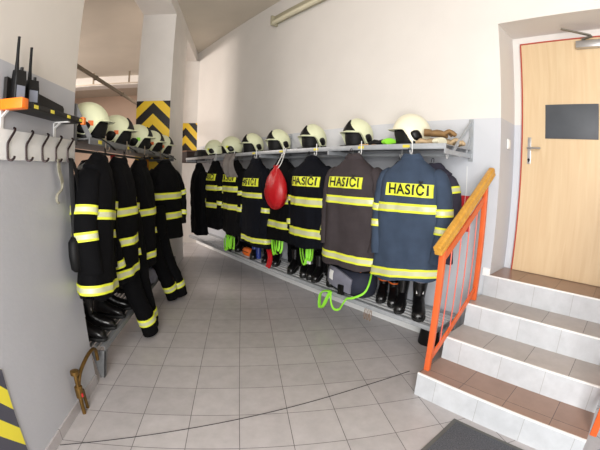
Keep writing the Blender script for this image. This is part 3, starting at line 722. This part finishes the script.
t = thing('drawstring_bag', 'shiny red drawstring bag hanging from the front edge of the wall shelf', 'bag', U(-3.0, 2.13, 1.085), RW); t.scale = (.80, .85, .90)
b = MB(); rs = []
for z, a in ((0, .03), (.02, .09), (.06, .145), (.13, .19), (.21, .20), (.29, .185), (.36, .15), (.42, .10), (.455, .055), (.475, .04), (.50, .055)):
    rs.append([(a * cos(2 * PI * k / 36) * (1 + .06 * noise.noise((k * .9, z * 6, 1))), .55 * a * sin(2 * PI * k / 36) * (1 + .25 * noise.noise((k * .6, z * 8, 4))), z + .01 * sin(k)) for k in range(36)])
b.rings(rs); b.build('bag_body', m_redc, t, angle=60)
MB().tube(spline([(-.03, -.01, .46), (-.035, .05, .53), (-.16, .235, .70), (-.15, .245, .712), (-.14, .235, .70), (.035, .05, .53), (.03, -.01, .46)], 5), .006, 6).build('drawstring', m_wht, t)

def loop_strap(name, label, pts, r, m, cat, loc, rz=RW, fx=.45):
    t = MB().tube(spline(pts, 5), r, 6, fx=fx, fy=1.25).build(name, m); t.location = loc; t.rotation_euler.z = rz
    return tag(t, label, cat)
def strap_bunch(label, loc, seed, h, w, n=4):
    t = thing('webbing_strap', label, 'strap', loc, RW); rnd = random.Random(seed)
    for i in range(n):
        x = (i - n / 2) * w / n; a = rnd.uniform(.02, .05)
        MB().tube(spline([(x, 0, h), (x - a, -.02, h * .7), (x - a * .6, -.03, h * .35), (x + a * .6, -.035, h * .02 + .02 * i), (x + a * 1.6, -.03, h * .3), (x + a * 1.3, -.015, h * .7), (x + a * .5, 0, h * .95)], 4), .010, 6, fx=.45, fy=1.3).build('loop', m_lime, t)
    MB().box((w * .1, -.05, h * .1), (w * .1 + .05, -.03, h * .1 + .03)).build('buckle', m_wht if seed == 2 else m_blackp, t, bevel=.004)
    return t
strap_bunch('bright lime webbing strap hanging beside the charcoal jacket hem', U(-2.70, 2.36, .50), 2, .36, .16, 4)
strap_bunch('lime webbing strap hanging next to the red cloth strip', U(-3.24, 2.36, .50), 5, .36, .15, 3)
strap_bunch('tangled lime strap in the dark at the far end of the wall bench', U(-4.42, 2.36, .32), 7, .24, .26, 5)
o = MB().slab(lambda a, c, sd: Vector((.03 * sin(c * 7) + (a - .5) * .09, -.02 + .012 * sin(a * 6 + c * 5) + (0 if sd == 0 else .012), -.52 + c * .5)), 6, 12).build('red_cloth', m_redc)
o.location = U(-3.46, 2.37, .83); o.rotation_euler.z = RW; tag(o, 'dark red cloth strip hanging between boots under the navy jacket', 'cloth')
t = thing('ankle_bag', 'small orange pouch lying at the dark far end of the wall bench', 'pouch', U(-4.18, 2.50, BZ), RW)
MB().rings([[(a * cos(2 * PI * k / 18), d * sin(2 * PI * k / 18), z) for k in range(18)] for z, a, d in ((0, .08, .04), (.03, .12, .06), (.07, .12, .06), (.10, .09, .04), (.11, .05, .02))]).build('pouch_body', m_ored, t)
MB().tube([(-.1, -.055, .06), (0, -.066, .065), (.1, -.055, .06)], .005, 6).build('zip', m_black, t)
for i, (u, l) in enumerate(((-3.93, 'blue water bottle on the bench under the navy jacket, stair side of two'), (-4.03, 'blue water bottle on the bench under the navy jacket, pillar side of two'))):
    t = thing('water_bottle', l, 'bottle', U(u, 2.52, BZ))
    MB().lathe([(.0, 0), (.034, .002), (.036, .02), (.036, .15), (.02, .18), (.016, .19)], 18).build('bottle_body', m_blue, t)
    MB().lathe([(.018, .188), (.02, .19), (.02, .22), (.012, .225)], 14).build('bottle_cap', m_wht, t)

t = thing('brown_cord', 'thin brown cord loops dangling below the bench edge beside the grey bag', 'cord', U(-1.88, 2.372, 0), RW)
for x in (-.035, .0, .03): MB().tube(spline([(x, 0, .268), (x - .006, -.004, .21), (x + .002, -.006, .165), (x + .014, -.004, .205), (x + .012, 0, .268)], 4), .003, 6).build('loop', mat('brown_cord_fibre', (132, 104, 80), .8), t)

# grey cloth over the shelf edge
b = MB()
def gc(a, c, sd):
    x = (a - .5) * (.30 - .16 * c) + .05 * c; z = -.30 * c
    y = -.035 - .035 * sin(a * 9 + c * 2) * (.3 + c) - .05 * sin(PI * c)
    return Vector((x, y + (0 if sd == 0 else .008), z))
o = b.slab(gc, 16, 14).build('grey_cloth', mat('grey_knit', (112, 106, 102), .9, var=.2, scale=14), angle=60)
o.location = U(-4.06, 2.19, 1.70); o.rotation_euler.z = RW; tag(o, 'crumpled grey cloth hanging over the edge of the wall shelf', 'cloth')

# gloves and odds on the wall shelf
def glove(label, loc, rz, m, s=1.0, cuffm=None):
    t = thing('work_glove', label, 'glove', loc, rz)
    b = MB()
    b.rings([[(s * (x + .0), s * a * cos(2 * PI * k / 16), s * (.006 + d + d * sin(2 * PI * k / 16))) for k in range(16)] for x, a, d in ((-.07, .046, .022), (-.03, .048, .026), (.0, .046, .024), (.03, .040, .018))])
    for i, (y, l) in enumerate(((-.033, .07), (-.011, .085), (.012, .08), (.033, .06))):
        b.tube(spline([(s * .02, s * y, s * .028), (s * (.02 + l * .5), s * y * 1.2, s * .046), (s * (.02 + l), s * y * 1.3, s * .02)], 4), [s * .014] * 4 + [s * .013] * 4 + [s * .008], 8)
    b.tube(spline([(-s * .03, s * .035, s * .025), (s * .01, s * .075, s * .03), (s * .05, s * .085, s * .02)], 4), s * .014, 8)
    b.build('palm', m, t, angle=60)
    MB().rings([[(s * x, s * a * cos(2 * PI * k / 16), s * (.008 + d + d * sin(2 * PI * k / 16))) for k in range(16)] for x, a, d in ((-.12, .056, .026), (-.09, .052, .026), (-.066, .048, .024))]).build('cuff', cuffm or m, t, angle=60)
    return t
sz = SZ - .006
glove('tan leather work glove standing upright at the stair end of the wall shelf', U(-1.33, 2.62, sz), RW + R(10), m_tan, 1.25)
glove('flat tan work glove lying beside the pale helmet nearest the stairs', U(-1.45, 2.50, sz), RW + R(170), m_tan, 1.1, m_cream_w)
glove('brown work glove lying on top of the gloves at the shelf end', U(-1.37, 2.55, sz + .07), RW + R(30), mat('brown_leather', (130, 100, 62), .75, var=.25, scale=14), 1.15)
glove('black and lime work glove beside the second helmet from the stairs', U(-1.90, 2.46, sz), RW + R(160), m_black, 1.1, m_lime)
o = MB().tube([(-.1, 0, .014), (.1, .01, .014)], .013, 8).build('wooden_handle', mat('bare_wood', (204, 160, 110), .6)); o.location = U(-2.03, 2.43, sz); o.rotation_euler.z = RW
tag(o, 'short bare wooden handle lying in front of the second helmet from the stairs', 'handle')
t = thing('torch', 'black torch lying on the wall shelf behind the wooden handle', 'torch', U(-1.98, 2.56, sz + .024), RW)
MB().tube([(-.09, 0, 0), (.05, 0, 0), (.07, 0, 0), (.10, 0, 0)], [.018, .018, .024, .024], 12).build('torch_body', m_blackp, t)
t = thing('black_cap', 'black cap lying at the far end of the wall shelf', 'cap', U(-5.86, 2.52, sz), RW)
MB().lathe([(.13, 0), (.135, .03), (.125, .09), (.08, .14), (.0, .15)], 24).build('crown', m_black, t)
MB().slab(lambda a, c, sd: Vector(((.13 + .08 * c) * cos(R(200 + 140 * a)), (.13 + .08 * c) * sin(R(200 + 140 * a)), .02 - .01 * c + (.006 if sd == 0 else 0))), 10, 3).build('peak', m_black, t)
t = thing('storage_box', 'dark box at the far end of the wall shelf below the narrow chevrons', 'box', U(-6.12, 2.36, SZ - .02), RW)

MB().box((-.42, 0, -.06), (-.04, .40, .14)).build('box_body', mat('dark_card', (44, 30, 26), .8), t, bevel=.004)
MB().box((-.43, -.01, .14), (-.03, .41, .165)).build('lid', mat('dark_card_lid', (112, 84, 66), .8), t, bevel=.004)

# red poster behind the railing
t = thing('red_notice', 'small red notice on the wall behind the stair railing', 'notice', U(-1.275, W - .004, 1.185), RW)
MB().box((-.075, -.002, -.15), (.075, .002, .15)).build('sheet', mat('red_print', (206, 44, 52), .5), t, smooth=False)
b = MB()
for x, z, w, h in ((-.02, -.05, .05, .05), (.02, -.02, .03, .03), (-.05, -.10, .04, .05)): b.add([(x, -.0028, z), (x + w, -.0028, z + .01), (x + w * .8, -.0028, z + h), (x + .01, -.0028, z + h * .7)], [(0, 1, 2, 3)])
b.build('white_print', m_wht, t, smooth=False)
o = MB().tube(spline([(0, 0, 1.58), (.004, 0, 1.4), (-.006, 0, 1.2), (-.01, 0, .9)], 4), .003, 6).build('wall_cable', m_wht); o.location = U(-1.255, W - .004, 0); o.rotation_euler.z = RW
tag(o, 'thin pale cable running down the wall below the shelf end', 'cable')

# ------------------------------------------------------------------ ceiling lamp on the long wall
t = thing('fluorescent_lamp', 'long fluorescent lamp fixed high on the white wall', 'lamp', U(-4.05, W - .02, 3.66), RW)
MB().box((0, -.05, -.035), (1.55, .02, .075)).build('housing', m_oldm, t, bevel=.006)
MB().tube([(.02, -.06, -.03), (1.53, -.06, -.03)], .032, 14).build('tube_cover', m_tube, t)
MB().box((-.02, -.095, -.07), (.02, .02, .08)).build('end_cap', m_oldm, t, bevel=.008)
MB().box((1.53, -.095, -.07), (1.57, .02, .08)).build('end_cap', m_oldm, t, bevel=.008)

# ------------------------------------------------------------------ radio shelf and hooks on the near wall
SY0, SY1, SX0, SX1, RZ = 1.10, 2.085, LX + .005, -1.0, 1.770
FX = -.965
t = thing('radio_shelf', 'black shelf with orange edges holding two radios on the grey wall', 'shelf', (LX, 1.39, 1.762), 0)
dx = FX - LX
MB().box((0.004, .031, -.014), (dx - .004, .62, .012)).build('shelf_board', m_graph, t, bevel=.002)
MB().box((.0, -.02, -.024), (dx + .002, .03, .022)).build('orange_end', m_ogr, t, bevel=.003)
MB().box((dx - .02, .60, -.022), (dx + .002, .635, .022)).build('orange_end', m_ogr, t, bevel=.003)
for y in (.085, .235, .41, .56): MB().box((dx - .004, y, -.010), (dx - .0025, y + .035, .006)).build('yellow_label', m_label, t, smooth=False)
for y in (.0, .48): MB().box((0, y, -.15), (.006, y + .022, -.014)).box((0, y, -.022), (dx - .035, y + .022, -.016)).bar((.005, y + .011, -.05), (.04, y + .011, -.02), .018, .004).build('bracket', m_wht, t, smooth=False)

def radio(label, loc, rz, h, ant):
    t = thing('walkie_talkie', label, 'radio', loc, rz)
    b = MB(); b.rings([[(x * q, y * q, z) for x, y in ((-.028, -.02), (.028, -.02), (.032, -.012), (.032, .014), (.026, .02), (-.026, .02), (-.032, .014), (-.032, -.012))] for z, q in ((0, .96), (.01, 1), (h * .72, 1), (h, .9))])
    b.build('radio_body', m_blackp, t, bevel=.002)
    MB().tube([(-.016, 0, h - .01), (-.016, 0, h + .012), (-.017, 0, h + .05), (-.02, .0, h + ant), (-.02, 0, h + ant + .008)], [.010, .010, .0078, .0066, .0072], 10).build('antenna', m_black, t)
    MB().tube([(.012, 0, h - .01), (.012, 0, h + .018)], .008, 10).build('knob', m_blackp, t)
    MB().box((-.022, -.0215, .02), (.022, -.0195, .075)).build('battery_label', mat('grey_label', (120, 124, 136), .4), t, smooth=False)
    MB().box((.0325, -.008, h * .45), (.036, .01, h * .75)).build('talk_button', m_black, t, bevel=.002)
    return t
radio('black handheld radio with taller straight aerial at the orange shelf end', (-1.035, 1.437, RZ + .004), R(70), .145, .145)
radio('black handheld radio with tilted aerial, second from the orange shelf end', (-1.035, 1.548, RZ + .004), R(60), .125, .15)
t = thing('charger_plate', 'dark flat panel leaning on the wall behind the two radios', 'panel', (LX + .012, 1.40, RZ + .004), 0)
MB().rings([[(x, y, z) for y, z in ((0, 0), (.545, 0), (.545, .055), (.53, .068), (.26, .09), (.0, .115))] for x in (-.006, .012)]).build('panel_body', m_graph, t, smooth=False)

t = thing('coat_hook_board', 'white board with five dark hooks screwed to the grey wall', 'coat rack', (LX, .95, 1.525), 0)
MB().box((0, 0, 0), (.018, 1.165, .135)).build('board', m_wht, t, bevel=.003)
for y in (1.435, 1.585, 1.735, 1.88, 2.02):
    y -= .95
    MB().tube(spline([(.03, y + .026, .143), (.042, y + .018, .132), (.03, y - .0, .095), (.022, y - .01, .07), (.021, y - .01, .03), (.024, y - .01, .004), (.038, y - .005, -.002), (.048, y + .002, .006), (.05, y + .004, .016)], 4), .006, 8).build('hook', mat('dark_bronze', (46, 34, 34), .35, .6), t)
t = thing('key_strap', 'beige woven strap hanging from the fourth hook of the white board', 'strap', (LX + .035, 1.885, 1.53), 0)
MB().tube(spline([(.0, -.01, .01), (.0, -.005, -.05), (.004, .012, -.10), (.0, .03, -.13)], 5), .02, 6, fx=.2, fy=1).build('webbing', m_beige, t)
MB().tube(spline([(.0, .03, -.125), (.004, .01, -.16), (.0, -.035, -.19), (.0, -.04, -.22), (.0, -.02, -.235)], 5), .008, 6).build('buckle', m_beige, t)
t = thing('shoulder_bag', 'black shoulder bag hanging by its long strap from the last wall hook', 'bag', (-1.02, 1.985, 0), 0)
MB().tube(spline([(-.045, .035, 1.545), (-.02, .0, 1.53), (.0, -.03, 1.4), (.0, -.025, 1.2), (.0, -.04, 1.08)], 5), .016, 6, fx=.3, fy=1).tube(spline([(-.045, .035, 1.545), (-.01, .03, 1.5), (.02, .02, 1.35), (.02, .03, 1.2), (.0, .03, 1.08)], 5), .016, 6, fx=.3, fy=1).build('strap', m_black, t)
MB().rings([[(.0 + .045 * cos(2 * PI * k / 20), -.005 + .085 * math.copysign(abs(sin(2 * PI * k / 20)) ** .7, sin(2 * PI * k / 20)), z) for k in range(20)] if 0 else [(a * .5 * cos(2 * PI * k / 20), a * math.copysign(abs(sin(2 * PI * k / 20)) ** .7, sin(2 * PI * k / 20)), z) for k in range(20)] for z, a in ((.88, .05), (.90, .075), (.98, .085), (1.06, .08), (1.09, .05))]).build('pouch', m_black, t, angle=60)

# hazard plate near the floor
t = thing('hazard_plate', 'yellow and black striped plate low on the grey wall', 'sign', (LX, .55, 0), R(90))
cm = chevron_mat('diagonal_hazard_stripes', 0, .21, (236, 222, 60), (74, 74, 86), z0=.04, slope=1.2, mirror=False)
MB().box((0, -.008, .10), (.655, -.001, .645)).build('striped_face', cm, t, smooth=False)

# brass pipe valve at the wall foot
t = thing('pipe_valve', 'old brass pipes with a valve rising from the floor by the wall end', 'pipe', (-1.05, 1.80, 0))
MB().tube(spline([(0, -.03, 0), (0, -.03, .10), (0, -.015, .20), (.0, .05, .27), (.0, .20, .31), (.0, .30, .29), (0, .315, .20)], 6), .013, 10).build('bent_pipe', m_brass, t)
MB().tube([(.0, .03, 0), (0, .02, .15)], .011, 10).build('short_pipe', m_brass, t)
MB().lathe([(.02, .12), (.026, .125), (.026, .20), (.02, .205)], 12, (0, -.025, 0)).build('valve_body', m_brass, t)
MB().tube([(0, -.03, .20), (0, -.03, .29)], .012, 10).lathe([(.012, .285), (.028, .29), (.028, .315), (.012, .32)], 10, (0, -.03, 0)).build('valve_handle', m_brass, t)
MB().lathe([(.0, .135), (.008, .135), (.008, .16), (.0, .16)], 8, (.02, -.035, 0)).build('red_cap', m_redc, t)

# backpack on the dim bench, and odds hanging there
t = thing('backpack', 'grey blue backpack with a lime buckle strap on the dim bench', 'bag', (-1.13, 3.68, LZ), R(80))
MB().rings([[(a * math.copysign(abs(cos(2 * PI * k / 24)) ** .8, cos(2 * PI * k / 24)), d * math.copysign(abs(sin(2 * PI * k / 24)) ** .8, sin(2 * PI * k / 24)) + noise.noise((k * .5, z * 6, 2)) * .01, z) for k in range(24)] for z, a, d in ((.002, .14, .08), (.04, .18, .11), (.18, .19, .12), (.30, .17, .10), (.36, .10, .06))]).build('bag_body', mat('slate_fabric', (70, 76, 92), .8, var=.15, scale=14), t, angle=60)
MB().rings([[(a * cos(2 * PI * k / 20), -.12 + d * sin(2 * PI * k / 20), z) for k in range(20)] for z, a, d in ((.03, .10, .03), (.08, .13, .045), (.16, .12, .04), (.18, .08, .02))]).build('front_pocket', m_grey, t, angle=60)
MB().tube(spline([(.12, -.12, .3), (.15, -.17, .2), (.13, -.19, .08), (.11, -.18, -.02), (.08, -.175, .06), (.10, -.15, .2)], 5), .011, 6, fx=.5, fy=1.2).build('strap', m_lime, t)
for nm, l, y, m, c in (('red_cloth', 'red cloth hanging behind the second jacket from the wall end', 3.12, m_redc, 'cloth'), ('orange_tag', 'small orange cloth tag hanging under the dim shelf by the pillar', 4.25, mat('orange_cloth', (222, 140, 30), .7), 'tag')):
    w = .15 if 'red' in nm else .09
    o = MB().slab(lambda a, c_, sd: Vector(((a - .5) * w * (1 - .6 * c_), -.02 * sin(a * 5) + (0 if sd == 0 else .008), -.16 * c_)), 8, 6).build(nm, m); o.location = (-1.20, y, PZ - .075); o.rotation_euler.z = R(90)
    tag(o, l, c)
t = thing('clothes_hanger', 'white plastic clothes hanger under the dim shelf', 'hanger', (-1.2, 2.72, PZ - .08), R(60))
MB().tube(spline([(0, 0, -.02), (0, 0, .0), (.015, 0, .015), (.0, 0, .03), (-.012, 0, .018)], 4), .003, 6).build('hook', m_alu, t)
MB().tube([(-.17, 0, -.11), (0, 0, -.02), (.17, 0, -.11), (-.17, 0, -.11)], .011, 8).build('shoulder_bar', m_wht, t)

# garage: door track and its hangers
t = thing('door_track', 'rusty garage door track running behind the wall end and pillar', 'track', (-1.72, 2.6, 2.525))
MB().box((-.016, 0, -.018), (.016, 4.6, .018)).build('track_rail', m_pipe, t, bevel=.003)
for y in (1.2, 2.1, 3.6): MB().box((-.022, y, -.024), (.022, y + .03, .024)).build('clamp', m_pipe, t, smooth=False)
MB().tube([(0, 4.5, .03), (0, 4.5, 1.265)], .01, 6).build('hanger_rod', m_pipe, t)
t = thing('ceiling_rail', 'thin far rail hung from two rods at the garage ceiling', 'rail', (-4.6, 8.6, 3.70))
MB().box((0.0, -.015, -.012), (2.4, .015, .012)).build('rail_bar', mat('pale_metal', (190, 176, 160), .5, .3), t, smooth=False)
for x in (.66, 1.62): MB().box((x - .02, -.01, 0), (x + .02, .01, .30)).build('hanger_rod', m_pipe, t, smooth=False)

# ------------------------------------------------------------------ light
def area(name, loc, target, sx, sy, energy, color=(1, 1, 1)):
    l = bpy.data.lights.new(name, 'AREA'); l.shape = 'RECTANGLE'; l.size, l.size_y = sx, sy; l.energy = energy; l.color = color
    o = bpy.data.objects.new(name, l); col.objects.link(o); o.location = loc
    o.rotation_euler = (Vector(target) - Vector(loc)).to_track_quat('-Z', 'Y').to_euler()
    return o
area('entrance_daylight', (-.35, -1.35, 1.7), (.9, 2.2, 1.4), 1.5, 2.9, 205, (1.0, .985, .965))
area('garage_daylight', (-5.6, 6.2, 3.6), (-2.6, 6.9, 0.6), 2.5, 2.0, 300, (1.0, .90, .82))
wd = bpy.data.worlds.new('world'); sc.world = wd; wd.use_nodes = True
wd.node_tree.nodes['Background'].inputs[0].default_value = (.95, .97, 1.0, 1); wd.node_tree.nodes['Background'].inputs[1].default_value = .13

vs = sc.view_settings
sc.display_settings.display_device = 'sRGB'
vs.view_transform = 'Standard'; vs.look = 'None'; vs.gamma = 1; vs.exposure = 0.08; vs.use_curve_mapping = False
